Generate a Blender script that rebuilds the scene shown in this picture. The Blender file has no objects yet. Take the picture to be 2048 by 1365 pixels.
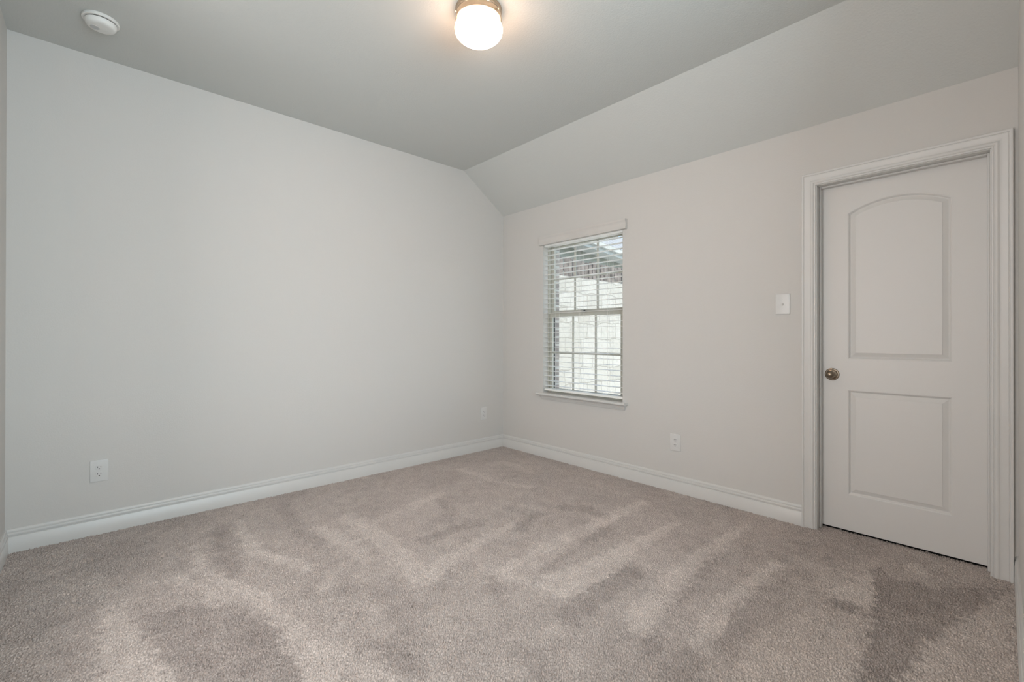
import bpy, bmesh, math, random
import numpy as np
from mathutils import Vector, Matrix
C = bpy.context.scene.collection
sc = bpy.context.scene
# ------------------------------------------------------------------ measured room (metres)
X1, Y1, X0, Y0 = 3.158, 3.550, -0.334, -0.050     # inner wall faces
ZC, ZE, XK = 2.755, 2.4025, 2.644                  # flat ceiling, eave height on the window wall, start of the slope
# ------------------------------------------------------------------ camera
cam = bpy.data.cameras.new('camera'); camo = bpy.data.objects.new('camera', cam); C.objects.link(camo)
sc.camera = camo
cam.sensor_width = 36.0; cam.lens = 907.58 * 36.0 / 2048.0
cam.shift_y = -(682.5 - 672.27) / 2048.0
cam.clip_start = 0.02; cam.clip_end = 200
yaw, pit, rol = 0.8244, 0.00254, 0.00131
F = Vector((math.cos(yaw), math.sin(yaw), 0)); R = Vector((math.sin(yaw), -math.cos(yaw), 0)); U = Vector((0, 0, 1))
F2 = F*math.cos(pit) + U*math.sin(pit); U2 = U*math.cos(pit) - F*math.sin(pit)
R3 = R*math.cos(rol) + U2*math.sin(rol); U3 = U2*math.cos(rol) - R*math.sin(rol)
M = Matrix((R3, U3, -F2)).transposed().to_4x4(); M.translation = (0, 0, 1.14); camo.matrix_world = M
# ------------------------------------------------------------------ colour management, sampling depth
sc.view_settings.view_transform = 'Standard'; sc.view_settings.look = 'None'
sc.view_settings.gamma = 1.0; sc.view_settings.exposure = 0.02
try: sc.view_settings.use_curve_mapping = False
except Exception: pass
sc.cycles.use_denoising = True
sc.cycles.max_bounces = 12; sc.cycles.diffuse_bounces = 7; sc.cycles.glossy_bounces = 4; sc.cycles.transmission_bounces = 8
sc.cycles.transparent_max_bounces = 16; sc.cycles.sample_clamp_indirect = 6.0
# ------------------------------------------------------------------ sky, sun, added area lights in unseen openings
w = bpy.data.worlds.new('world'); sc.world = w; w.use_nodes = True
nt = w.node_tree; nt.nodes.clear()
sky = nt.nodes.new('ShaderNodeTexSky'); sky.sky_type = 'NISHITA'; sky.sun_disc = False
sky.sun_elevation = math.radians(50); sky.sun_rotation = math.radians(180); sky.air_density = 1.0; sky.dust_density = 2.0
bgn = nt.nodes.new('ShaderNodeBackground'); bgn.inputs[1].default_value = 0.45
out = nt.nodes.new('ShaderNodeOutputWorld')
nt.links.new(sky.outputs[0], bgn.inputs[0]); nt.links.new(bgn.outputs[0], out.inputs[0])
sun = bpy.data.lights.new('sun', 'SUN'); sun.energy = 1.7; sun.angle = 0.02; sun.color = (1, 0.97, 0.92)
suno = bpy.data.objects.new('sun', sun); C.objects.link(suno)
suno.rotation_euler = Vector((0.0, 0.65, -0.76)).to_track_quat('-Z', 'Y').to_euler()
def area(name, loc, direction, sx, sy, power, color):
    l = bpy.data.lights.new(name, 'AREA'); l.shape = 'RECTANGLE'; l.size = sx; l.size_y = sy; l.energy = power; l.color = color
    o = bpy.data.objects.new(name, l); C.objects.link(o); o.location = loc
    o.rotation_euler = Vector(direction).to_track_quat('-Z', 'Z').to_euler(); return o
# added area light standing for daylight behind the camera; the hall is made up
DW = 103.0; LW = 54.0
area('added_hall_light', (0.77, Y0 - 1.22, 1.55), (0, 1, 0), 2.3, 1.5, DW, (0.76, 0.91, 1.0))
# added warm fill in a made-up passage, to brighten the window wall
area('added_passage_fill', (X0 - 1.12, 1.40, 1.45), (1, 0, 0), 2.2, 1.6, LW, (1.0, 0.95, 0.94))
# ------------------------------------------------------------------ helpers
def mat(name, col, rough=0.6, metal=0.0, spec=0.5, bump=None, noise=None, emis=None):
    m = bpy.data.materials.new(name); m.use_nodes = True; t = m.node_tree; b = t.nodes['Principled BSDF']
    b.inputs['Base Color'].default_value = (*col, 1); b.inputs['Roughness'].default_value = rough
    b.inputs['Metallic'].default_value = metal; b.inputs['Specular IOR Level'].default_value = spec
    tc = t.nodes.new('ShaderNodeTexCoord')
    if noise:                                   # (scale, second colour, contrast low, high)
        n = t.nodes.new('ShaderNodeTexNoise'); n.inputs['Scale'].default_value = noise[0]; n.inputs['Detail'].default_value = 5
        r = t.nodes.new('ShaderNodeMapRange'); r.inputs[1].default_value = noise[2]; r.inputs[2].default_value = noise[3]
        mx = t.nodes.new('ShaderNodeMix'); mx.data_type = 'RGBA'
        mx.inputs[6].default_value = (*col, 1); mx.inputs[7].default_value = (*noise[1], 1)
        t.links.new(tc.outputs['Object'], n.inputs['Vector']); t.links.new(n.outputs[0], r.inputs[0])
        t.links.new(r.outputs[0], mx.inputs[0]); t.links.new(mx.outputs[2], b.inputs['Base Color'])
    if bump:                                    # (scale, strength, distance)
        n = t.nodes.new('ShaderNodeTexNoise'); n.inputs['Scale'].default_value = bump[0]; n.inputs['Detail'].default_value = 2
        bp = t.nodes.new('ShaderNodeBump'); bp.inputs['Strength'].default_value = bump[1]; bp.inputs['Distance'].default_value = bump[2]
        t.links.new(tc.outputs['Object'], n.inputs['Vector']); t.links.new(n.outputs[0], bp.inputs['Height'])
        t.links.new(bp.outputs[0], b.inputs['Normal'])
    return m
PAINT = (0.60, 0.585, 0.56)
M_wall = mat('wall_paint', PAINT, 0.75, spec=0.25, bump=(140, 0.35, 0.0015))
M_ceil = mat('ceiling_paint', (0.59, 0.60, 0.58), 0.85, spec=0.15, bump=(110, 0.6, 0.002))
M_trim = mat('white_trim_enamel', (0.64, 0.632, 0.612), 0.32, spec=0.4, noise=(3, (0.628, 0.62, 0.60), .4, .6))
M_door = mat('white_door_enamel', (0.665, 0.655, 0.635), 0.38, spec=0.4, bump=(220, 0.12, 0.0006))
M_val = mat('valance_paint', (0.62, 0.595, 0.565), 0.45, noise=(6, (0.60, 0.575, 0.545), .4, .6))
M_vinyl = mat('almond_vinyl', (0.50, 0.49, 0.43), 0.45, noise=(4, (0.47, 0.46, 0.40), .4, .6))
M_slat = mat('blind_white', (0.90, 0.90, 0.87), 0.4, noise=(6, (0.88, 0.88, 0.85), .4, .6))
M_cord = mat('cord_white', (0.75, 0.75, 0.72), 0.8, noise=(200, (0.68, 0.68, 0.65), .4, .6))
M_plate = mat('white_plastic', (0.655, 0.65, 0.635), 0.3, noise=(20, (0.64, 0.635, 0.62), .4, .6))
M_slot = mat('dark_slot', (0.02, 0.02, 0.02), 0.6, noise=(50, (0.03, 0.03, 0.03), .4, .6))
M_nickel = mat('satin_nickel', (0.62, 0.50, 0.38), 0.28, 1.0, noise=(30, (0.56, 0.45, 0.34), .4, .6))
M_knob = mat('aged_bronze_nickel', (0.30, 0.245, 0.19), 0.30, 1.0, noise=(60, (0.24, 0.19, 0.145), .4, .6))
M_dark = mat('closet_dark', (0.05, 0.05, 0.05), 0.9, noise=(5, (0.04, 0.04, 0.04), .4, .6))
M_det = mat('detector_plastic', (0.80, 0.79, 0.76), 0.4, noise=(30, (0.77, 0.76, 0.73), .4, .6))
M_fence = mat('weathered_cedar', (0.25, 0.215, 0.195), 0.9, noise=(5, (0.11, 0.095, 0.085), .38, .62))
M_fasc = mat('fascia_paint', (0.52, 0.53, 0.51), 0.6, noise=(3, (0.49, 0.50, 0.48), .4, .6))
M_soff = mat('soffit_paint', (0.40, 0.43, 0.43), 0.7, noise=(3, (0.36, 0.39, 0.39), .4, .6))
M_nwall = mat('neighbour_siding', (0.28, 0.30, 0.275), 0.8, noise=(2, (0.24, 0.26, 0.235), .4, .6))
M_ground = mat('pale_bounce_ground', (0.78, 0.75, 0.70), 0.95, noise=(1.5, (0.68, 0.66, 0.61), .4, .6))  # ground colour raised to bounce daylight up onto the blind slats
def globe_mat():
    m = bpy.data.materials.new('lit_opal_glass'); m.use_nodes = True; t = m.node_tree; b = t.nodes['Principled BSDF']
    b.inputs['Base Color'].default_value = (0.9, 0.86, 0.8, 1); b.inputs['Roughness'].default_value = 0.15
    n = t.nodes.new('ShaderNodeTexNoise'); n.inputs['Scale'].default_value = 6
    r = t.nodes.new('ShaderNodeMapRange'); r.inputs[3].default_value = GLOBE*0.96; r.inputs[4].default_value = GLOBE*1.04
    t.links.new(n.outputs[0], r.inputs[0])
    # the bulb sits low in the globe: the bowl glows strongest, the shoulder under the ring less
    tc = t.nodes.new('ShaderNodeTexCoord'); sp = t.nodes.new('ShaderNodeSeparateXYZ'); g = t.nodes.new('ShaderNodeMapRange'); mu = t.nodes.new('ShaderNodeMath'); mu.operation = 'MULTIPLY'
    g.inputs[1].default_value = -0.150; g.inputs[2].default_value = -0.070; g.inputs[3].default_value = 1.0; g.inputs[4].default_value = 0.10
    t.links.new(tc.outputs['Object'], sp.inputs[0]); t.links.new(sp.outputs[2], g.inputs[0])
    t.links.new(r.outputs[0], mu.inputs[0]); t.links.new(g.outputs[0], mu.inputs[1]); t.links.new(mu.outputs[0], b.inputs['Emission Strength'])
    b.inputs['Emission Color'].default_value = (1.0, 0.66, 0.45, 1); return m
GLOBE = 57.0
M_globe = globe_mat()
def glass_mat():
    m = bpy.data.materials.new('window_glass'); m.use_nodes = True; t = m.node_tree; t.nodes.clear()
    o = t.nodes.new('ShaderNodeOutputMaterial'); tr = t.nodes.new('ShaderNodeBsdfTransparent'); gl = t.nodes.new('ShaderNodeBsdfGlossy')
    gl.inputs['Roughness'].default_value = 0.02; fr = t.nodes.new('ShaderNodeFresnel'); mx = t.nodes.new('ShaderNodeMixShader')
    tr.inputs[0].default_value = (0.93, 0.96, 0.94, 1)
    # reflect on the outer faces only: no total reflection inside the thin pane
    ge = t.nodes.new('ShaderNodeNewGeometry'); iv = t.nodes.new('ShaderNodeMath'); iv.operation = 'SUBTRACT'; iv.inputs[0].default_value = 1.0
    mu = t.nodes.new('ShaderNodeMath'); mu.operation = 'MULTIPLY'
    t.links.new(ge.outputs['Backfacing'], iv.inputs[1]); t.links.new(fr.outputs[0], mu.inputs[0]); t.links.new(iv.outputs[0], mu.inputs[1])
    t.links.new(mu.outputs[0], mx.inputs[0]); t.links.new(tr.outputs[0], mx.inputs[1]); t.links.new(gl.outputs[0], mx.inputs[2])
    t.links.new(mx.outputs[0], o.inputs[0]); return m
M_glass = glass_mat()
def brick_mat(name, c1, c2, mortar, bw, bh, ms, axes, distort=0.0, nscale=6, bumps=0.4, freq=2, off=0.5, sq=1.0, sqf=2):
    """axes: which object axes run along and up the courses"""
    m = bpy.data.materials.new(name); m.use_nodes = True; t = m.node_tree; b = t.nodes['Principled BSDF']; b.inputs['Roughness'].default_value = 0.9
    tc = t.nodes.new('ShaderNodeTexCoord'); sx = t.nodes.new('ShaderNodeSeparateXYZ'); cb = t.nodes.new('ShaderNodeCombineXYZ')
    t.links.new(tc.outputs['Object'], sx.inputs[0]); t.links.new(sx.outputs[axes[0]], cb.inputs[0]); t.links.new(sx.outputs[axes[1]], cb.inputs[1])
    n = t.nodes.new('ShaderNodeTexNoise'); n.inputs['Scale'].default_value = nscale; n.inputs['Detail'].default_value = 4
    t.links.new(tc.outputs['Object'], n.inputs['Vector'])
    vm = t.nodes.new('ShaderNodeVectorMath'); vm.operation = 'MULTIPLY_ADD'; vm.inputs[1].default_value = (distort, distort, 0)
    t.links.new(n.outputs[1], vm.inputs[0]); t.links.new(cb.outputs[0], vm.inputs[2])
    br = t.nodes.new('ShaderNodeTexBrick'); br.inputs['Scale'].default_value = 1.0; br.inputs['Brick Width'].default_value = bw
    br.inputs['Row Height'].default_value = bh; br.inputs['Mortar Size'].default_value = ms; br.offset = off; br.squash = sq; br.squash_frequency = sqf
    br.inputs['Color1'].default_value = (*c1, 1); br.inputs['Color2'].default_value = (*c2, 1); br.inputs['Mortar'].default_value = (*mortar, 1)
    t.links.new(vm.outputs[0], br.inputs['Vector']); t.links.new(br.outputs[0], b.inputs['Base Color'])
    n2 = t.nodes.new('ShaderNodeTexNoise'); n2.inputs['Scale'].default_value = nscale*3; n2.inputs['Detail'].default_value = 6
    t.links.new(tc.outputs['Object'], n2.inputs['Vector'])
    sb = t.nodes.new('ShaderNodeMath'); sb.operation = 'SUBTRACT'; t.links.new(n2.outputs[0], sb.inputs[0]); t.links.new(br.outputs[1], sb.inputs[1])
    bp = t.nodes.new('ShaderNodeBump'); bp.inputs['Strength'].default_value = bumps; bp.inputs['Distance'].default_value = 0.02
    t.links.new(sb.outputs[0], bp.inputs['Height']); t.links.new(bp.outputs[0], b.inputs['Normal']); return m
M_brick = brick_mat('tan_brick', (0.40, 0.35, 0.32), (0.25, 0.22, 0.21), (0.55, 0.53, 0.50), 0.20, 0.076, 0.010, (0, 2))
M_stone = brick_mat('white_limestone', (0.46, 0.445, 0.41), (0.40, 0.385, 0.345), (0.33, 0.315, 0.28), 0.40, 0.24, 0.006, (0, 2), distort=0.16, nscale=2.6, bumps=1.4, off=0.37, sq=0.7, sqf=3)
M_shing = brick_mat('grey_shingles', (0.46, 0.455, 0.45), (0.38, 0.375, 0.375), (0.07, 0.07, 0.07), 0.90, 0.30, 0.028, (0, 1), distort=0.05)

def link(name, me, m=None, parent=None, loc=None, rot=None):
    o = bpy.data.objects.new(name, me); C.objects.link(o)
    if m: me.materials.append(m)
    if parent: o.parent = parent
    if loc: o.location = loc
    if rot: o.rotation_euler = rot
    return o
def bm_obj(name, bm, m, parent=None, smooth=False, loc=None, rot=None, bevel=0, seg=2):
    bmesh.ops.recalc_face_normals(bm, faces=bm.faces)
    me = bpy.data.meshes.new(name); bm.to_mesh(me); bm.free()
    if smooth:
        for p in me.polygons: p.use_smooth = True
    o = link(name, me, m, parent, loc, rot)
    if bevel:
        b = o.modifiers.new('bevel', 'BEVEL'); b.width = bevel; b.segments = seg; b.limit_method = 'ANGLE'; b.angle_limit = math.radians(40)
    if smooth == 'auto' or bevel:
        for p in me.polygons: p.use_smooth = True
        try: me.set_sharp_from_angle(angle=math.radians(35))
        except Exception: pass
    return o
def bx(bm, a, b):
    x0, y0, z0 = a; x1, y1, z1 = b
    v = [bm.verts.new(p) for p in ((x0,y0,z0),(x1,y0,z0),(x1,y1,z0),(x0,y1,z0),(x0,y0,z1),(x1,y0,z1),(x1,y1,z1),(x0,y1,z1))]
    for f in ((0,3,2,1),(4,5,6,7),(0,1,5,4),(1,2,6,5),(2,3,7,6),(3,0,4,7)): bm.faces.new([v[i] for i in f])
def box(name, a, b, m, parent=None, bevel=0, seg=2):
    bm = bmesh.new(); bx(bm, a, b); return bm_obj(name, bm, m, parent, bevel=bevel, seg=seg)
def sweep(bm, rings, closed_ring=True, caps=True):
    """rings: lists of points of equal length, joined one to the next"""
    vs = [[bm.verts.new(p) for p in r] for r in rings]; n = len(vs[0])
    for a, b in zip(vs[:-1], vs[1:]):
        for i in range(n if closed_ring else n-1):
            j = (i+1) % n; bm.faces.new((a[i], a[j], b[j], b[i]))
    if caps: bm.faces.new(vs[0][::-1]); bm.faces.new(vs[-1])
    return vs
def lathe(bm, prof, n=48, axis='z', cap0=False, cap1=False, sy=1.0):
    """prof: (radius, height) pairs"""
    rings = []
    for r, h in prof:
        ring = []
        for k in range(n):
            a = 2*math.pi*k/n; c, s = r*math.cos(a), r*math.sin(a)*sy
            ring.append((c, s, h) if axis == 'z' else (h, c, s))
        rings.append(ring)
    vs = [[bm.verts.new(p) for p in r] for r in rings]
    for a, b in zip(vs[:-1], vs[1:]):
        for i in range(n): j = (i+1) % n; bm.faces.new((a[i], a[j], b[j], b[i]))
    if cap0: bm.faces.new(vs[0][::-1])
    if cap1: bm.faces.new(vs[-1])
def tube(bm, p, q, r, n=8):
    p, q = Vector(p), Vector(q); d = (q-p).normalized(); u = d.orthogonal().normalized(); v = d.cross(u)
    sweep(bm, [[tuple(c + u*r*math.cos(2*math.pi*k/n) + v*r*math.sin(2*math.pi*k/n)) for k in range(n)] for c in (p, q)])
def empty(name, loc=(0,0,0), rot=(0,0,0), **kw):
    o = bpy.data.objects.new(name, None); C.objects.link(o); o.location = loc; o.rotation_euler = rot; o.empty_display_size = 0.05
    for k, v in kw.items(): o[k] = v
    return o
def tag(o, **kw):
    for k, v in kw.items(): o[k] = v
    return o
def struct(o, label=None):
    o['kind'] = 'structure'
    if label: o['label'] = label
    return o
def copy_tree(o, parent=None):
    c = o.copy(); C.objects.link(c); c.parent = parent
    for ch in list(o.children): copy_tree(ch, c)
    return c

# ------------------------------------------------------------------ room shell
WT = 0.114                                         # interior wall thickness
WY0, WY1, WZ0, WZ1 = 2.093, 2.977, 0.605, 2.030     # window opening in wall_right
DY0, DY1, DZ1 = 0.041, 0.748, 2.042                 # clear door opening in wall_right
JT = 0.018                                          # jamb board thickness
bm = bmesh.new()
a, b = X1, X1 + WT
top = ZE + 0.16
for (y0, y1, z0, z1) in ((Y0-0.12, DY0-JT, -0.05, top), (DY0-JT, DY1+JT, DZ1+JT, top), (DY1+JT, WY0, -0.05, top),
                         (WY0, WY1, -0.05, WZ0), (WY0, WY1, WZ1, top), (WY1, Y1+0.12, -0.05, top)):
    bx(bm, (a, y0, z0), (b, y1, z1))
struct(bm_obj('wall_right', bm, M_wall), 'light grey painted wall with the window and the white door')
def gable(y0, y1):
    bm = bmesh.new()
    prof = [(X0-0.12, -0.05), (X1+WT, -0.05), (X1+WT, ZE+0.05), (X1, ZE+0.05), (XK, ZC+0.05), (X0-0.12, ZC+0.05)]
    sweep(bm, [[(x, y0, z) for x, z in prof], [(x, y1, z) for x, z in prof]]); return bm
struct(bm_obj('wall_back', gable(Y1, Y1+0.12), M_wall), 'long plain light grey wall under the flat ceiling')
# near wall: opening added for hall light, half wall added to shade the floor
GX0, GX1, GZ = -0.21, 1.75, 2.55
bm = bmesh.new()
y0, y1 = Y0-0.12, Y0
for prof in ([(X0-0.12, -0.05), (GX0, -0.05), (GX0, ZC+0.05), (X0-0.12, ZC+0.05)], [(GX0, GZ), (GX1, GZ), (GX1, ZC+0.05), (GX0, ZC+0.05)], [(GX0, -0.05), (GX1, -0.05), (GX1, 0.80), (GX0, 0.80)],
             [(GX1, -0.05), (X1+WT, -0.05), (X1+WT, ZE+0.05), (X1, ZE+0.05), (XK, ZC+0.05), (GX1, ZC+0.05)]):
    sweep(bm, [[(x, y0, z) for x, z in prof], [(x, y1, z) for x, z in prof]])
struct(bm_obj('wall_front', bm, M_wall), 'light grey wall seen edge on beside the door')
LY0, LY1, LZ0, LZ1 = 0.40, 2.40, 0.35, 2.45          # added opening in the left wall, out of frame, letting the passage fill in
bm = bmesh.new()
for (ya, yb, za, zb) in ((Y0-0.12, LY0, -0.05, ZC+0.05), (LY1, Y1+0.12, -0.05, ZC+0.05), (LY0, LY1, -0.05, LZ0), (LY0, LY1, LZ1, ZC+0.05)):
    bx(bm, (X0-0.12, ya, za), (X0, yb, zb))
struct(bm_obj('wall_left', bm, M_wall), 'light grey wall seen edge on at the far left')
# added unseen shells behind both openings; they keep stray sun out
bm = bmesh.new(); hy0, hy1 = Y0-1.3, Y0-0.121
for p, q in (((GX0-0.6, hy0-0.1, -0.05), (GX1+0.6, hy0, ZC)), ((GX0-0.7, hy0-0.1, -0.05), (GX0-0.6, hy1, ZC)), ((GX1+0.6, hy0-0.1, -0.05), (GX1+0.7, hy1, ZC)), ((GX0-0.7, hy0-0.1, ZC), (GX1+0.7, hy1, ZC+0.1))): bx(bm, p, q)
struct(bm_obj('wall_added_hall', bm, M_wall), 'added light grey shell behind the front opening, keeps the sun out')
bm = bmesh.new(); px0, px1 = X0-1.2, X0-0.121
for p, q in (((px0-0.1, LY0-0.35, -0.05), (px0, LY1+0.4, ZC)), ((px0-0.1, LY0-0.45, -0.05), (px1, LY0-0.35, ZC)), ((px0-0.1, LY1+0.4, -0.05), (px1, LY1+0.5, ZC)), ((px0-0.1, LY0-0.5, ZC), (px1, LY1+0.5, ZC+0.1))): bx(bm, p, q)
struct(bm_obj('wall_added_passage', bm, M_wall), 'added light grey shell behind the left opening, keeps the sun out')
bm = bmesh.new()
for p, q in (((GX0-0.7, hy0-0.1, -0.12), (GX1+0.7, hy1-0.001, -0.051)), ((px0-0.1, LY0-0.5, -0.12), (px1-0.001, LY1+0.5, -0.051))): bx(bm, p, q)
struct(bm_obj('floor_added_hall', bm, M_ground), 'added floor under the unseen hall and passage shells')
bm = bmesh.new()
prof = [(X0-0.12, ZC), (XK, ZC), (X1, ZE), (X1+WT, ZE), (X1+WT, ZE+0.22), (XK+0.05, ZC+0.18), (X0-0.12, ZC+0.18)]
sweep(bm, [[(x, Y0-0.12, z) for x, z in prof], [(x, Y1+0.12, z) for x, z in prof]])
struct(bm_obj('ceiling', bm, M_ceil), 'textured ceiling, flat with a slope down to the window wall')
# closet behind the door
bm = bmesh.new()
for p, q in (((X1+WT, -0.25, -0.06), (X1+0.75, 1.0, -0.02)), ((X1+WT, -0.25, 2.12), (X1+0.75, 1.0, 2.16)), ((X1+WT, -0.25, -0.02), (X1+0.75, -0.20, 2.12)),
             ((X1+WT, 0.95, -0.02), (X1+0.75, 1.0, 2.12)), ((X1+0.70, -0.20, -0.02), (X1+0.75, 0.95, 2.12))): bx(bm, p, q)
struct(bm_obj('wall_closet', bm, M_dark), 'dark closet space behind the closed door')

# ------------------------------------------------------------------ carpet: wall to wall, real pile relief, vacuum tracks as nap, near floor toned darker against the hall light
STROKES=[
 ([(2.812, 1.686), (2.353, 1.687), (1.986, 1.662), (1.684, 1.625), (1.491, 1.589)],0.035,0.1,0.9),
 ([(2.249, 1.602), (1.939, 1.588), (1.622, 1.565), (1.358, 1.581)],0.05,0.07,-0.7),
 ([(2.636, 1.354), (2.239, 1.37), (1.806, 1.363), (1.584, 1.385)],0.03,0.11,0.9),
 ([(1.917, 1.217), (1.685, 1.208), (1.435, 1.206)],0.06,0.06,-0.7),
 ([(2.912, 1.061), (2.566, 1.069), (2.245, 1.06), (1.901, 1.036), (1.64, 0.981)],0.025,0.09,0.9),
 ([(2.372, 1.014), (2.054, 0.981), (1.73, 0.943), (1.496, 0.875)],0.03,0.04,-0.6),
 ([(2.548, 0.775), (2.211, 0.807), (1.931, 0.804), (1.657, 0.763)],0.02,0.06,0.75),
 ([(2.499, 0.662), (2.207, 0.701), (1.937, 0.707), (1.698, 0.689)],0.06,0.06,-0.4),
 ([(1.863, 2.025), (1.595, 1.987), (1.312, 1.911), (1.15, 1.843)],0.03,0.07,0.8),
 ([(1.759, 2.191), (1.567, 2.21), (1.363, 2.201)],0.05,0.05,-0.6),
 ([(2.321, 1.999), (2.406, 1.885), (2.399, 1.709)],0.06,0.05,-0.7),
 ([(1.861, 1.94), (2.036, 2.032), (2.124, 2.028)],0.05,0.05,-0.5),
 ([(0.414, 2.991), (0.392, 2.684), (0.461, 2.43), (0.535, 2.235), (0.565, 1.976), (0.571, 1.699), (0.567, 1.52)],0.02,0.06,0.8),
 ([(0.669, 3.193), (0.651, 2.916), (0.644, 2.693), (0.707, 2.509), (0.781, 2.326)],0.03,0.05,0.7),
 ([(0.274, 2.649), (0.366, 2.505), (0.413, 2.275)],0.04,0.03,0.5),
 ([(0.009, 2.929), (0.036, 2.694)],0.03,0.02,0.5),
 ([(0.938, 3.331), (0.904, 2.819), (0.919, 2.542)],0.05,0.05,-0.4),
 ([(0.556, 3.139), (0.512, 2.761), (0.505, 2.497)],0.06,0.05,-0.5),
 ([(1.202, 2.809), (1.208, 2.54), (1.193, 2.211), (1.156, 1.898)],0.07,0.06,0.6),
 ([(0.991, 2.74), (1.033, 2.479), (1.027, 2.216)],0.05,0.05,0.5),
 ([(1.427, 2.646), (1.612, 2.711), (1.877, 2.806)],0.06,0.05,0.4),
 ([(1.79, 2.676), (1.736, 2.477), (1.596, 2.331)],0.04,0.04,-0.5),
 ([(0.622, 1.717), (0.697, 1.542), (0.7, 1.397)],0.05,0.05,0.5),
 ([(0.856, 1.999), (0.969, 1.84), (0.943, 1.623), (0.84, 1.516)],0.09,0.08,-0.4),
 ([(0.758, 1.592), (0.8, 1.481), (0.814, 1.368)],0.06,0.05,-0.4),
 ([(1.125, 1.253), (1.156, 1.153), (1.125, 1.05)],0.04,0.04,-0.4),
 ([(2.609, 3.108), (2.761, 3.078), (2.713, 2.708)],0.05,0.05,0.5),
 ([(2.321, 3.165), (2.335, 2.781), (2.442, 2.437)],0.04,0.04,0.45),
 ([(3.216, 3.282), (3.232, 2.647), (3.221, 1.883), (3.166, 1.285)],0.05,0.06,-0.5),
 ([(1.404, 0.748), (1.554, 0.752), (1.698, 0.725)],0.06,0.05,-0.5),
]
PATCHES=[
 ([(0.513, 1.817), (1.794, 0.637), (1.537, 0.474), (0.357, 1.563)],-0.12,0.14),  # darker tone painted in to offset the hall light on the near floor
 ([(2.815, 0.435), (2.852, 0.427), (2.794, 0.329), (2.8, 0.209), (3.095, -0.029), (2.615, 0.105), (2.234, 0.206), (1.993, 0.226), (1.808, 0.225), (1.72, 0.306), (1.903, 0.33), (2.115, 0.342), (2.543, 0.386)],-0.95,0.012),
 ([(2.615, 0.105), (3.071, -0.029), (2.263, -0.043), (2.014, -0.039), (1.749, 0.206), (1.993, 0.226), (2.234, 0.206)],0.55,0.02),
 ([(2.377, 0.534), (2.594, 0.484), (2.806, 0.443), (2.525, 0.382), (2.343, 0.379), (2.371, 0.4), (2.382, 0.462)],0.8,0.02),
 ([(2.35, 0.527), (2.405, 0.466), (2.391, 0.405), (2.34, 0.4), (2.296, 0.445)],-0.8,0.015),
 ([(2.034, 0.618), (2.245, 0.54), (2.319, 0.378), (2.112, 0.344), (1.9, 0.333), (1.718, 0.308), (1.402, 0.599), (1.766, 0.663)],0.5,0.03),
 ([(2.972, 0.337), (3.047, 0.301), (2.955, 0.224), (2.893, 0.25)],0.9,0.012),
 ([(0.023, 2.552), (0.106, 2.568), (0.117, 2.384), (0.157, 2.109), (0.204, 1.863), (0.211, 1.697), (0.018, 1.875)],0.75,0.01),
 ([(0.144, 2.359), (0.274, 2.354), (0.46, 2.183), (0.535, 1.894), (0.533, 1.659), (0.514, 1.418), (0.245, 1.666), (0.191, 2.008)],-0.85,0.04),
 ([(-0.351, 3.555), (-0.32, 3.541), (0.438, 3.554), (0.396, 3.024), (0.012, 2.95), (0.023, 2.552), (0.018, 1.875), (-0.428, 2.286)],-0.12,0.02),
 ([(1.142, 1.629), (1.633, 1.397), (1.527, 1.0), (1.256, 0.734), (0.75, 1.2), (0.765, 1.382)],0.02,0.05),  # tone lowered here to offset hall light, not a vacuum track
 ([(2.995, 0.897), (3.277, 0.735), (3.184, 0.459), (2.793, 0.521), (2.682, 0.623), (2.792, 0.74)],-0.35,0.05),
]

NX, NY = 1300, 1340
fx0, fx1, fy0, fy1 = X0-0.005, X1+0.100, Y0-0.115, Y1+0.005
gx = np.linspace(fx0, fx1, NX); gy = np.linspace(fy0, fy1, NY)
dx = gx[1]-gx[0]; dy = gy[1]-gy[0]
rng = np.random.default_rng(7)
def band(lo, hi, seed_rng, aniso=1.0):
    """noise holding wavelengths lo..hi (metres)"""
    n = seed_rng.standard_normal((NY, NX)); Fq = np.fft.rfft2(n)
    ky = np.fft.fftfreq(NY, dy)[:, None]*aniso; kx = np.fft.rfftfreq(NX, dx)[None, :]; k = np.sqrt(kx*kx+ky*ky) + 1e-9
    g = np.exp(-(np.log(k*math.sqrt(lo*hi))/math.log(hi/lo)*1.6)**2); r = np.fft.irfft2(Fq*g, s=(NY, NX)); return r/r.std()
fine = band(0.0068, 0.0125, rng); mid = band(0.014, 0.030, rng); blot = band(0.10, 0.28, rng); broad = band(0.4, 1.0, rng); flick = band(0.0060, 0.011, rng)
GXm, GYm = np.meshgrid(gx, gy)
wob = band(0.04, 0.12, rng)*0.012; wob2 = band(0.04, 0.12, rng)*0.012
PX, PY = GXm + wob, GYm + wob2
nap = np.zeros((NY, NX))
def sm(t): t = np.clip(t, 0, 1); return t*t*(3-2*t)
for pts, w0, w1, val in STROKES:
    P = np.array(pts); L = np.r_[0, np.cumsum(np.hypot(*np.diff(P, axis=0).T))]; best = np.full((NY, NX), 1e9); wid = np.full((NY, NX), w0)
    for i in range(len(P)-1):
        d = P[i+1]-P[i]; t = np.clip(((PX-P[i, 0])*d[0]+(PY-P[i, 1])*d[1])/(d@d), 0, 1)
        q = np.hypot(PX-P[i, 0]-t*d[0], PY-P[i, 1]-t*d[1]); s = (L[i]+t*(L[i+1]-L[i]))/L[-1]
        u = q < best; best = np.where(u, q, best); wid = np.where(u, w0+(w1-w0)*s, wid)
    nap += val*sm((wid-best)/(0.55*wid)*0.9+0.3)
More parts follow.
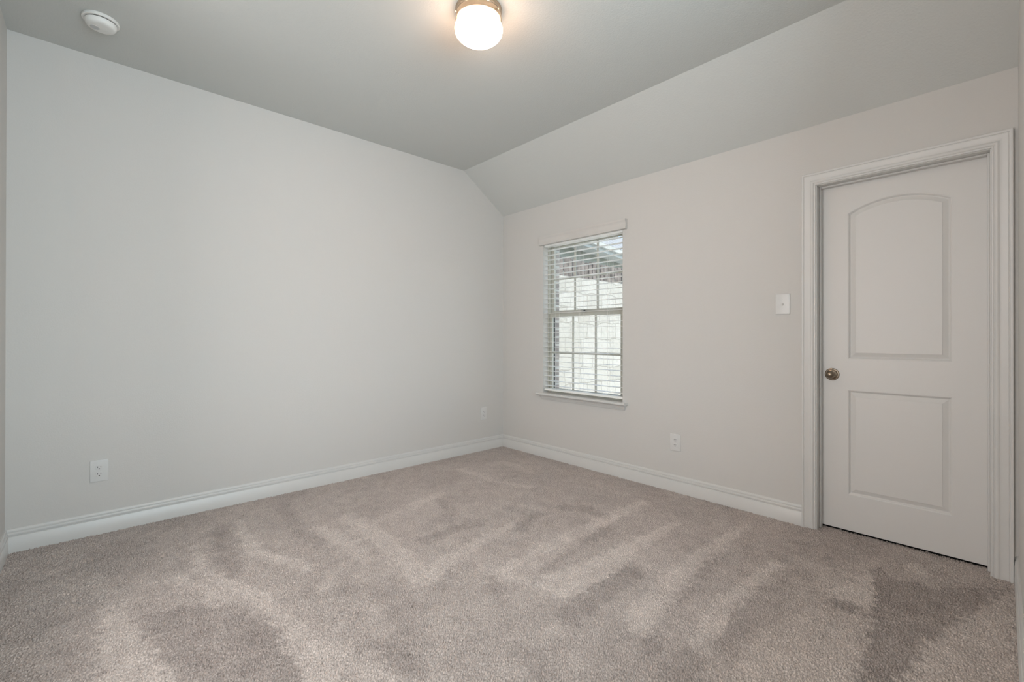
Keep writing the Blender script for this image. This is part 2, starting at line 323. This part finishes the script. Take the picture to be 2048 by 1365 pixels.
for pts, val, soft in PATCHES:
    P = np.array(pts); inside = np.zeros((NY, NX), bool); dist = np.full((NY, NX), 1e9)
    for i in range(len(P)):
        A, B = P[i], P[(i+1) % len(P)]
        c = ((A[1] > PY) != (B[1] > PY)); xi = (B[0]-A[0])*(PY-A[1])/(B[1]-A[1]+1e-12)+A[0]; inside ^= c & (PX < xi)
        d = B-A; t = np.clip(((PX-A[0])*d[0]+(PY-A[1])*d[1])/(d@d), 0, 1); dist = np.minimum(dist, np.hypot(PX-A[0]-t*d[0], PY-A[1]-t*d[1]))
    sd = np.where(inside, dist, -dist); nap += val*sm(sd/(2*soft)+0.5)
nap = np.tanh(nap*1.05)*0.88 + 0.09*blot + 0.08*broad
relief = 0.0024*fine*(1+0.25*np.clip(-nap, -1, 1)) + 0.0016*mid + 0.0006*blot
relief = np.clip(relief, -0.009, 0.005)
co = np.empty((NY*NX, 3), np.float32); co[:, 0] = GXm.ravel(); co[:, 1] = GYm.ravel(); co[:, 2] = (relief-0.001).ravel()
idx = np.arange(NY*NX, dtype=np.int32).reshape(NY, NX)
fa = np.stack([idx[:-1, :-1], idx[:-1, 1:], idx[1:, 1:], idx[1:, :-1]], -1).reshape(-1)
nf = (NX-1)*(NY-1); me = bpy.data.meshes.new('floor')
me.vertices.add(NY*NX); me.vertices.foreach_set('co', co.ravel()); me.loops.add(nf*4); me.loops.foreach_set('vertex_index', fa)
me.polygons.add(nf); me.polygons.foreach_set('loop_start', np.arange(0, nf*4, 4, dtype=np.int32)); me.update(calc_edges=True)
me.polygons.foreach_set('use_smooth', np.ones(nf, bool))
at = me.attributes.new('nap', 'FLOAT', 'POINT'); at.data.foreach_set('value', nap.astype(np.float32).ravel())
at = me.attributes.new('fleck', 'FLOAT', 'POINT'); at.data.foreach_set('value', flick.astype(np.float32).ravel())
m = bpy.data.materials.new('beige_carpet'); m.use_nodes = True; t = m.node_tree; b = t.nodes['Principled BSDF']
b.inputs['Roughness'].default_value = 1.0; b.inputs['Specular IOR Level'].default_value = 0.05
b.inputs['Sheen Weight'].default_value = 0.0
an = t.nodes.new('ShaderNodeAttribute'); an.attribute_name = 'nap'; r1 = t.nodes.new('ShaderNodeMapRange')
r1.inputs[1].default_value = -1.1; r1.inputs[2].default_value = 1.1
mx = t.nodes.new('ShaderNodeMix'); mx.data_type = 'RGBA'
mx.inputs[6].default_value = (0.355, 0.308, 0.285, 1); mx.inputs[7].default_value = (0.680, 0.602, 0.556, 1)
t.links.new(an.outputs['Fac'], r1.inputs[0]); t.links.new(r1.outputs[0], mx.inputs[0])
fl = t.nodes.new('ShaderNodeAttribute'); fl.attribute_name = 'fleck'; r2 = t.nodes.new('ShaderNodeMapRange')
r2.inputs[1].default_value = -2.2; r2.inputs[2].default_value = 2.2; r2.inputs[3].default_value = 0.50; r2.inputs[4].default_value = 1.50
mm = t.nodes.new('ShaderNodeVectorMath'); mm.operation = 'SCALE'
t.links.new(fl.outputs['Fac'], r2.inputs[0]); t.links.new(mx.outputs[2], mm.inputs[0]); t.links.new(r2.outputs[0], mm.inputs['Scale'])
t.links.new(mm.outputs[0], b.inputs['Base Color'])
tc = t.nodes.new('ShaderNodeTexCoord'); nn = t.nodes.new('ShaderNodeTexNoise'); nn.inputs['Scale'].default_value = 420; nn.inputs['Detail'].default_value = 3
bp = t.nodes.new('ShaderNodeBump'); bp.inputs['Strength'].default_value = 0.8; bp.inputs['Distance'].default_value = 0.003
t.links.new(tc.outputs['Object'], nn.inputs['Vector']); t.links.new(nn.outputs[0], bp.inputs['Height']); t.links.new(bp.outputs[0], b.inputs['Normal'])
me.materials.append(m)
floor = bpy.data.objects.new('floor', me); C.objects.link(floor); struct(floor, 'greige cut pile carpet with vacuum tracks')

# ------------------------------------------------------------------ baseboards
BB = [(0.0, -0.01), (0.014, -0.01), (0.014, 0.083), (0.0132, 0.0842), (0.0085, 0.0855), (0.0080, 0.0890), (0.0120, 0.0905), (0.0132, 0.094), (0.0128, 0.100),
      (0.0115, 0.1045), (0.0075, 0.1060), (0.0072, 0.1090), (0.0095, 0.1103), (0.0095, 0.1150), (0.0075, 0.1205), (0.0050, 0.1245), (0.0, 0.1247)]
def baseboard(name, rings, label):
    bm = bmesh.new(); sweep(bm, rings); return struct(bm_obj(name, bm, M_trim, smooth='auto'), label)
CW = 0.071
baseboard('baseboard_back', [[(X0+d, Y1-d, z) for d, z in BB], [(X1-d, Y1-d, z) for d, z in BB]], 'white baseboard along the long plain wall')
baseboard('baseboard_right', [[(X1-d, Y1-d, z) for d, z in BB], [(X1-d, DY1+0.005+CW, z) for d, z in BB]], 'white baseboard under the window, running to the door casing')
baseboard('baseboard_left', [[(X0+d, Y0+d, z) for d, z in BB], [(X0+d, Y1-d, z) for d, z in BB]], 'white baseboard at the far left edge')
baseboard('baseboard_front', [[(GX1+0.002, Y0+d, z) for d, z in BB], [(X1-0.0005, Y0+d, z) for d, z in BB]], 'white baseboard at the right edge beside the door casing')

# ------------------------------------------------------------------ door
door = struct(empty('door_1', (X1, (DY0+DY1)/2, 0)), 'white two panel interior door with arched top panel')
dy = (DY0+DY1)/2
def L(p): return (p[0]-X1, p[1]-dy, p[2])           # to the door's own frame
bm = bmesh.new()                                      # jambs and head
for p, q in (((X1, DY1, -0.01), (X1+WT, DY1+JT, DZ1+JT)), ((X1, DY0-JT, -0.01), (X1+WT, DY0, DZ1+JT)), ((X1, DY0, DZ1), (X1+WT, DY1, DZ1+JT))): bx(bm, L(p), L(q))
bm_obj('door_jamb', bm, M_trim, door, bevel=0.0012)
SX0, SX1, ST = X1+0.046, X1+0.078, 0.010
bm = bmesh.new()
for p, q in (((SX0, DY1-ST, 0), (SX1, DY1, DZ1)), ((SX0, DY0, 0), (SX1, DY0+ST, DZ1)), ((SX0, DY0+ST, DZ1-ST), (SX1, DY1-ST, DZ1))): bx(bm, L(p), L(q))
bm_obj('door_stop', bm, M_trim, door, bevel=0.0025)
CP = [(0.0, 0.0), (0.0, 0.0075), (0.0015, 0.009), (0.006, 0.0095), (0.0075, 0.0080), (0.0095, 0.0080), (0.0115, 0.0115), (0.0165, 0.0140), (0.0215, 0.0145), (0.0245, 0.0130),
      (0.0270, 0.0115), (0.0300, 0.0110), (0.0400, 0.0125), (0.0500, 0.0150), (0.0550, 0.0160), (0.0570, 0.0145), (0.0590, 0.0145), (0.0605, 0.0175), (0.0640, 0.0190), (0.0690, 0.0190), (0.071, 0.0175), (0.071, 0.0)]
iy0, iy1, iz = DY0-0.005, DY1+0.005, DZ1+0.004
bm = bmesh.new()
sweep(bm, [[L((X1-d, iy1+tt, -0.01)) for tt, d in CP], [L((X1-d, iy1+tt, iz+tt)) for tt, d in CP], [L((X1-d, iy0-tt, iz+tt)) for tt, d in CP], [L((X1-d, iy0-tt, -0.01)) for tt, d in CP]])
bm_obj('door_casing', bm, M_trim, door, smooth='auto')
# slab with an arched upper panel and a square lower panel
FX = SX1 + 0.001; BX_ = FX + 0.035; sy0, sy1, sz0, sz1 = DY0+0.003, DY1-0.003, 0.016, DZ1-0.003
PC, PW = (DY0+DY1)/2, 0.2185
def contour(zb, zs, rise, d, n=28):
    """panel outline inset by d; zb bottom, zs springing (or top), rise of the arch"""
    w_ = PW - d; pts = [(PC-w_, zb+d), (PC+w_, zb+d)]
    if rise:
        Rr = (PW*PW+rise*rise)/(2*rise); cz = zs+rise-Rr; Ri = Rr-d
        a0 = math.asin(w_/Ri)
        pts += [(PC+Ri*math.sin(a0-2*a0*k/n), cz+Ri*math.cos(a0-2*a0*k/n)) for k in range(n+1)]
    else: pts += [(PC+w_, zs-d), (PC-w_, zs-d)]
    return pts
PROF = [(0, 0), (0.001, 0.0012), (0.004, 0.0022), (0.0048, 0.0042), (0.0105, 0.0108), (0.012, 0.0112), (0.0135, 0.0112), (0.0350, 0.0030), (0.0356, 0.0032), (0.0362, 0.0006)]
bm = bmesh.new(); edges = []
o4 = [bm.verts.new(L((FX, y, z))) for y, z in ((sy0, sz0), (sy1, sz0), (sy1, sz1), (sy0, sz1))]
edges += [bm.edges.new((o4[i], o4[(i+1) % 4])) for i in range(4)]
for zb, zs, rise in ((1.015, 1.863, 0.061), (0.225, 0.832, 0)):
    rings = [[bm.verts.new(L((FX+dd, y, z))) for y, z in contour(zb, zs, rise, tt)] for tt, dd in PROF]
    n = len(rings[0]); edges += [bm.edges.new((rings[0][i], rings[0][(i+1) % n])) for i in range(n)]
    for ra, rb in zip(rings[:-1], rings[1:]):
        for i in range(n): bm.faces.new((ra[i], ra[(i+1) % n], rb[(i+1) % n], rb[i]))
    bm.faces.new(rings[-1])
bmesh.ops.triangle_fill(bm, use_beauty=True, edges=edges)
b4 = [bm.verts.new(L((BX_, y, z))) for y, z in ((sy0, sz0), (sy1, sz0), (sy1, sz1), (sy0, sz1))]
for i in range(4): bm.faces.new((o4[i], o4[(i+1) % 4], b4[(i+1) % 4], b4[i]))
bm.faces.new(b4)
slab = bm_obj('door_panel', bm, M_door, door, smooth='auto')
slab.data.set_sharp_from_angle(angle=math.radians(9))
# knob: rose, neck and egg shaped knob, axis along -X
KY, KZ = 0.690, 0.921
bm = bmesh.new()
lathe(bm, [(0.0360, 0), (0.0365, -0.003), (0.0350, -0.006), (0.0320, -0.0075), (0.030, -0.0075), (0.0285, -0.0095), (0.020, -0.0125), (0.0135, -0.013), (0.0115, -0.016), (0.011, -0.024), (0.0125, -0.027)], 40, 'x', cap0=True, cap1=True)
rose = bm_obj('knob_rose', bm, M_knob, door, smooth='auto', loc=L((FX, KY, KZ)))
bm = bmesh.new()
lathe(bm, [(0.0125, -0.027), (0.0165, -0.0285), (0.0205, -0.0325), (0.0225, -0.038), (0.0228, -0.042), (0.0212, -0.049), (0.0180, -0.0545), (0.0130, -0.0590), (0.0075, -0.0612), (0.002, -0.0620)], 40, 'x', cap0=True, cap1=True)
bm_obj('door_knob', bm, M_knob, door, smooth='auto', loc=L((FX, KY, KZ)))
# hinge side strike is hidden; latch plate edge not visible

# ------------------------------------------------------------------ window
win = struct(empty('window_1', (X1, (WY0+WY1)/2, WZ0)), 'white and almond window with divided panes behind blinds')
wy = (WY0+WY1)/2
def W(p): return (p[0]-X1, p[1]-wy, p[2]-WZ0)
def wbox(name, boxes, m, bevel=0.0, parent=win):
    bm = bmesh.new()
    for p, q in boxes: bx(bm, W(p), W(q))
    return bm_obj(name, bm, m, parent, bevel=bevel)
ZS = 0.613                                           # stool top
fr0, fr1 = X1+0.067, X1+0.127
wbox('window_frame', [((fr0, WY1-0.014, ZS), (fr1, WY1+0.02, WZ1)), ((fr0, WY0-0.02, ZS), (fr1, WY0+0.014, WZ1)), ((fr0, WY0+0.014, WZ1-0.012), (fr1, WY1-0.014, WZ1+0.02)),
                      ((fr0, WY0+0.014, ZS-0.02), (fr1, WY1-0.014, ZS+0.018))], M_vinyl, 0.0015)
gy0, gy1 = 2.164, 2.929
def sash(x0, x1, z0, z1, zb, zt, name):
    s = wbox(name, [((x0, gy1, z0), (x1, WY1-0.0145, z1)), ((x0, WY0+0.0145, z0), (x1, gy0, z1)), ((x0, gy0, z0), (x1, gy1, zb)), ((x0, gy0, zt), (x1, gy1, z1))], M_vinyl, 0.002)
    xm = (x0+x1)/2
    g = wbox('glass_pane', [((xm-0.003, gy0-0.004, zb-0.004), (xm+0.003, gy1+0.004, zt+0.004))], M_glass, 0, s)
    zc = (zb+zt)/2; mt = wbox('muntin', [((xm-0.010, y-0.0105, zb), (xm-0.0035, y+0.0105, zt)) for y in (2.419, 2.674)] + [((xm-0.0095, gy0, zc-0.0105), (xm-0.0036, gy1, zc+0.0105))], M_vinyl, 0.001, s)
    return s
sash(X1+0.076, X1+0.098, ZS+0.0185, 1.366, 0.655, 1.333, 'lower_sash')
sash(X1+0.104, X1+0.126, 1.345, WZ1-0.0125, 1.392, 1.995, 'upper_sash')
wbox('dark_gap_strip', [((X1+0.1275, 2.947, ZS), (X1+0.139, 2.962, WZ1)), ((X1+0.1275, WY0+0.015, ZS), (X1+0.139, WY0+0.030, WZ1))], M_slot)  # thin dark strip set in the gap between frame and brick
wbox('sash_lock', [((X1+0.072, 2.525, 1.366), (X1+0.098, 2.575, 1.376)), ((X1+0.078, 2.540, 1.376), (X1+0.088, 2.562, 1.384))], M_slot, 0.002)
# stool and apron
bm = bmesh.new(); nose = X1-0.058
SP = [(X1+0.067, ZS), (nose+0.006, ZS), (nose+0.002, ZS-0.002), (nose, ZS-0.007), (nose, ZS-0.013), (nose+0.003, ZS-0.018), (nose+0.008, ZS-0.020), (X1+0.067, ZS-0.020)]
sweep(bm, [[W((x, 2.044, z)) for x, z in SP], [W((x, 3.024, z)) for x, z in SP]])
# cut back to the opening beyond the wall face: two ears stay in front of the wall
bm.free(); bm = bmesh.new()
SPf = [(min(x, X1), z) for x, z in SP]; sweep(bm, [[W((x, 2.044, z)) for x, z in SPf], [W((x, 3.024, z)) for x, z in SPf]])
bx(bm, W((X1, WY0+0.001, ZS-0.0079)), W((X1+0.067, WY1-0.001, ZS)))
bm_obj('window_sill', bm, M_trim, win, smooth='auto')
bm = bmesh.new()
AP = [(0.0, 0.593), (0.029, 0.593), (0.029, 0.588), (0.026, 0.585), (0.0235, 0.578), (0.0205, 0.572), (0.018, 0.570), (0.018, 0.566), (0.0135, 0.563), (0.011, 0.558), (0.010, 0.552), (0.008, 0.549), (0.0, 0.549)]
sweep(bm, [[W((X1-d, 2.068-(0.012 if z > 0.58 else 0), z)) for d, z in AP], [W((X1-d, 2.985+(0.012 if z > 0.58 else 0), z)) for d, z in AP]])
bm_obj('window_apron', bm, M_trim, win, smooth='auto')

# ------------------------------------------------------------------ blind
bl = empty('window_blind', (X1, wy, ZS), label='white two inch slatted window blind with valance, slats open', category='window blind')
def B(p): return (p[0]-X1, p[1]-wy, p[2]-ZS)
bm = bmesh.new()
VP = [(0.001, 2.012), (0.030, 2.012), (0.032, 2.016), (0.0305, 2.022), (0.027, 2.030), (0.0255, 2.042), (0.0255, 2.060), (0.028, 2.070), (0.032, 2.077), (0.034, 2.081), (0.034, 2.092), (0.001, 2.092)]
sweep(bm, [[B((X1-d, 2.050, z)) for d, z in VP], [B((X1-d, 3.008, z)) for d, z in VP]])
bm_obj('valance', bm, M_val, bl, smooth='auto')
sl0, sl1 = WY0+0.006, WY1-0.006
bm = bmesh.new(); bx(bm, B((X1+0.008, sl0, 1.996)), B((X1+0.062, sl1, 2.028))); bm_obj('headrail', bm, M_slat, bl, bevel=0.002)
cx_ = X1+0.035; HW = 0.0254
def slat_bm():
    bm = bmesh.new(); n = 6; up = []; lo = []
    for k in range(n+1):
        s = -1+2*k/n; up.append((s*HW, 0.0012*(1-s*s)+0.0010)); lo.append((s*HW, 0.0012*(1-s*s)-0.0010))
    ring = up + lo[::-1]; sweep(bm, [[(x, sl0-wy, z) for x, z in ring], [(x, sl1-wy, z) for x, z in ring]]); return bm
s0 = None
for k in range(29):
    zz = 0.680+0.0458*k
    if zz > 1.985: break
    if s0 is None: s0 = bm_obj('slat', slat_bm(), M_slat, bl, smooth='auto', loc=B((cx_, wy, zz))); s0.rotation_euler = (0, math.radians(-1.0), 0)
    else:
        c = s0.copy(); C.objects.link(c); c.location = B((cx_, wy, zz)); c.rotation_euler = (0, math.radians(random.Random(k).uniform(-1.6, -0.4)), 0)
bm = bmesh.new(); bx(bm, B((cx_-0.026, sl0, 0.633)), B((cx_+0.026, sl1, 0.652))); bm_obj('bottom_rail', bm, M_slat, bl, bevel=0.004)
for y in (2.235, 2.545, 2.835):
    bm = bmesh.new()
    for xo in (-0.0275, 0.0275): tube(bm, B((cx_+xo, y-0.006, 0.650)), B((cx_+xo, y-0.006, 1.998)), 0.0009, 6)
    zz = 0.680
    while zz < 1.985: tube(bm, B((cx_-0.0275, y-0.006, zz-0.0032)), B((cx_+0.0275, y-0.006, zz-0.0032)), 0.0006, 5); zz += 0.0458
    bm_obj('ladder_cord', bm, M_cord, bl)
    bm = bmesh.new(); tube(bm, B((cx_-0.0285, y+0.007, 0.650)), B((cx_-0.0285, y+0.007, 1.998)), 0.0008, 6); bm_obj('lift_cord', bm, M_cord, bl)

# ------------------------------------------------------------------ outlets and switch (built facing -Y, then turned)
def plate(parent, w_, h_):
    bm = bmesh.new(); r0 = [(-w_/2, 0, -h_/2), (w_/2, 0, -h_/2), (w_/2, 0, h_/2), (-w_/2, 0, h_/2)]
    rings = []
    for ins, dep in ((0, 0), (0, -0.0052), (0.0010, -0.0060), (0.0040, -0.0066)):
        rings.append([(math.copysign(abs(x)-ins, x), dep, math.copysign(abs(z)-ins, z)) for x, _, z in r0])
    sweep(bm, rings); return bm_obj('cover_plate', bm, M_plate, parent, smooth='auto')
def disc(name, r, y0, y1, m, parent, loc, flat=None, n=28):
    bm = bmesh.new(); rings = []
    for yy, rr in ((y0, r), (y1+0.0006, r), (y1, r-0.0008)):
        rings.append([(rr*math.cos(2*math.pi*k/n), yy, max(-(flat or 9), min(flat or 9, rr*math.sin(2*math.pi*k/n)))) for k in range(n)])
    sweep(bm, rings); return bm_obj(name, bm, m, parent, smooth='auto', loc=loc)
def make_outlet():
    t = empty('wall_outlet'); plate(t, 0.079, 0.122)
    for s in (1, -1):
        r = disc('receptacle', 0.0172, -0.004, -0.0082, M_plate, t, (0, 0, 0.0195*s), flat=0.0142)
        bm = bmesh.new()
        bx(bm, (-0.0078, -0.00835, -0.001), (-0.0053, -0.0078, 0.0075)); bx(bm, (0.0055, -0.00835, 0.0002), (0.0080, -0.0078, 0.0067))
        lathe(bm, [(0.0030, -0.0078), (0.0030, -0.00835)], 14, 'z', cap0=True, cap1=True)
        # the lathe stands along z: turn its verts so it faces -Y, below the blades
        vs = [v for v in bm.verts if abs(v.co.x) < 0.0031 and abs(v.co.z+0.008) < 0.001 and abs(v.co.y) < 0.0031]
        for v in vs: v.co = Vector((v.co.x, v.co.z, v.co.y-0.0072))
        bm_obj('prong_slots', bm, M_slot, r)
    disc('screw', 0.0032, -0.0055, -0.0072, M_plate, t, (0, 0, 0)); return t
o1 = make_outlet(); tag(o1, label='white duplex outlet low on the long plain wall, near the left edge', category='outlet')
o1.location = (0.0315, Y1, 0.3635)
o1['group'] = 'white duplex outlets low on the walls'
o2 = copy_tree(o1); o2.location = (2.897, Y1, 0.3695); o2['label'] = 'white duplex outlet on the long plain wall, beside the room corner'
o3 = copy_tree(o1); o3.location = (X1, 1.638, 0.364); o3.rotation_euler = (0, 0, math.radians(-90)); o3['label'] = 'white duplex outlet on the wall between the window and the door'
sw = empty('light_switch', (X1, 0.9295, 1.347), (0, 0, math.radians(-90)), label='white toggle light switch left of the door', category='light switch')
plate(sw, 0.080, 0.126)
bm = bmesh.new(); bx(bm, (-0.0052, -0.0068, -0.012), (0.0052, -0.0055, 0.012)); bm_obj('toggle_collar', bm, M_plate, sw, bevel=0.0005)
bm = bmesh.new(); sweep(bm, [[(-0.0045, -0.006, -0.004), (0.0045, -0.006, -0.004), (0.0045, -0.006, 0.006), (-0.0045, -0.006, 0.006)], [(-0.0035, -0.0175, -0.0095), (0.0035, -0.0175, -0.0095), (0.0035, -0.0165, -0.004), (-0.0035, -0.0165, -0.004)]])
bm_obj('toggle', bm, M_plate, sw, bevel=0.0008)
for s in (1, -1): disc('screw', 0.0032, -0.0055, -0.0070, M_plate, sw, (0, 0, 0.030*s))

# ------------------------------------------------------------------ ceiling light and smoke detector
cl = empty('ceiling_light', (1.396, 1.754, ZC), label='lit flush mount ceiling light with a white opal globe and nickel ring', category='ceiling light')
bm = bmesh.new()
lathe(bm, [(0.05, 0), (0.112, 0.0), (0.1145, -0.002), (0.1145, -0.005), (0.1120, -0.0065), (0.1110, -0.010), (0.1120, -0.012), (0.1120, -0.024), (0.1105, -0.026), (0.1105, -0.030),
           (0.1120, -0.032), (0.1120, -0.050), (0.1135, -0.052), (0.1135, -0.056), (0.1115, -0.057), (0.104, -0.057), (0.104, -0.010), (0.05, -0.008)], 72)
bm_obj('fitter_ring', bm, M_nickel, cl, smooth='auto')
bm = bmesh.new(); prof = [(0.092, -0.030), (0.094, -0.045)]
for k in range(0, 19):
    a_ = math.radians(38-128*k/18); prof.append((0.118*math.cos(a_), -0.099+0.064*math.sin(a_)))
prof[-1] = (0.0015, prof[-1][1]); lathe(bm, prof, 72, cap1=True)
bm_obj('glass_globe', bm, M_globe, cl, smooth=True)
for k in range(3):
    a_ = math.radians(-78+120*k); bm = bmesh.new(); lathe(bm, [(0.0028, 0.100), (0.0028, 0.118), (0.0055, 0.1185), (0.0060, 0.121), (0.0050, 0.124), (0.001, 0.1245)], 16, 'x', cap0=True, cap1=True)
    bm_obj('thumb_screw', bm, M_nickel, cl, smooth='auto', loc=(0, 0, -0.041), rot=(0, 0, a_))
sd = empty('smoke_detector', (0.028, 3.118, ZC), label='round white smoke detector on the ceiling in the upper left', category='smoke detector')
bm = bmesh.new(); lathe(bm, [(0.001, 0), (0.0715, 0), (0.0735, -0.003), (0.0735, -0.012), (0.071, -0.0145), (0.062, -0.0145)], 56, cap0=True); bm_obj('mounting_plate', bm, M_det, sd, smooth='auto')
bm = bmesh.new(); lathe(bm, [(0.0595, -0.0120), (0.0595, -0.0175)], 56); bm_obj('vent_gap', bm, M_slot, sd)
bm = bmesh.new(); lathe(bm, [(0.0600, -0.0175), (0.0635, -0.0180), (0.0630, -0.024), (0.0600, -0.034), (0.0560, -0.0400), (0.0500, -0.0430), (0.040, -0.0445), (0.001, -0.0450)], 56, cap1=True)
bm_obj('detector_body', bm, M_det, sd, smooth='auto')
bm = bmesh.new(); lathe(bm, [(0.0190, -0.0430), (0.0190, -0.0462), (0.0175, -0.0470), (0.010, -0.0460), (0.001, -0.0455)], 28, cap1=True)
bm_obj('test_button', bm, mat('button_grey', (0.58, 0.58, 0.57), 0.5, noise=(40, (0.5, 0.5, 0.5), .4, .6)), sd, smooth='auto', loc=(-0.022, 0.006, 0))
# ------------------------------------------------------------------ outside the window
bm = bmesh.new(); vx0, vx1 = X1+0.128, X1+0.205; by0, by1, bz0, bz1 = WY0+0.022, WY1-0.022, ZS-0.02, WZ1+0.015
for p, q in (((vx0, 1.1, -0.4), (vx1, by0, 2.7)), ((vx0, by1, -0.4), (vx1, 3.9, 2.7)), ((vx0, by0, -0.4), (vx1, by1, bz0)), ((vx0, by0, bz1), (vx1, by1, 2.7))): bx(bm, p, q)
struct(bm_obj('wall_exterior', bm, M_brick), 'tan brick outer face of the wall around the window')
struct(box('ground_yard', (3.5, -6, -0.45), (30, 4.6, -0.35), M_ground), 'bare side yard beyond the window')
bm = bmesh.new(); bx(bm, (3.9, 4.60, -0.36), (12.5, 4.95, 2.095))
rw = tag(bm_obj('garden_wall', bm, M_stone, bevel=0.02), label='tall white limestone block wall seen through the window', category='stone wall')
box('terrace_ground', (3.9, 4.96, 0.9), (40, 20, 1.0), M_ground)['kind'] = 'structure'
fe = empty('wood_fence', (6.0, 6.56, 1.0), label='weathered cedar picket fence behind the white stone wall', category='fence')
rr = random.Random(4)
for k in range(44):
    xx = k*0.148; hh = 1.90+rr.uniform(-0.03, 0.02); wd = 0.126+rr.uniform(-0.008, 0.008)
    bm = bmesh.new(); pr = [(xx, 0), (xx+wd, 0), (xx+wd, hh-0.03), (xx+wd-0.03, hh), (xx+0.03, hh), (xx, hh-0.03)]
    yo = rr.uniform(-0.006, 0.006)
    sweep(bm, [[(x, yo, z) for x, z in pr], [(x, yo+0.018, z) for x, z in pr]]); bm_obj('picket', bm, M_fence, fe)
for z in (0.3, 1.0, 1.62): bm = bmesh.new(); bx(bm, (-0.05, 0.026, z), (6.6, 0.064, z+0.09)); bm_obj('fence_rail', bm, M_fence, fe)
nh = empty('neighbour_house', (9.998, 8.453, 1.0), (0, 0, math.radians(11.0)), label='neighbouring house with pale shingle roof and grey eave beyond the fence', category='house')
# local x along the eave, local y away from us; z from the terrace
def nprism(name, prof, m, x0=-3.5, x1=24.0):
    bm = bmesh.new(); sweep(bm, [[(x0, y, z) for y, z in prof], [(x1, y, z) for y, z in prof]]); return bm_obj(name, bm, m, nh)
nprism('roof', [(-0.09, 3.20), (9.0, 8.63), (9.0, 8.53), (-0.06, 3.12)], M_shing)
nprism('gutter', [(-0.12, 3.17), (-0.10, 3.05), (-0.02, 3.04), (-0.001, 3.04), (-0.001, 3.12), (-0.05, 3.17)], M_fasc)
nprism('fascia', [(0.0, 2.93), (0.03, 2.93), (0.03, 3.14), (0.0, 3.12)], M_soff)
nprism('soffit', [(0.031, 2.945), (0.52, 2.945), (0.52, 2.965), (0.031, 2.965)], M_fasc)
nprism('house_wall', [(0.521, 0.0), (0.62, 0.0), (0.62, 3.40), (0.521, 3.35)], M_nwall)
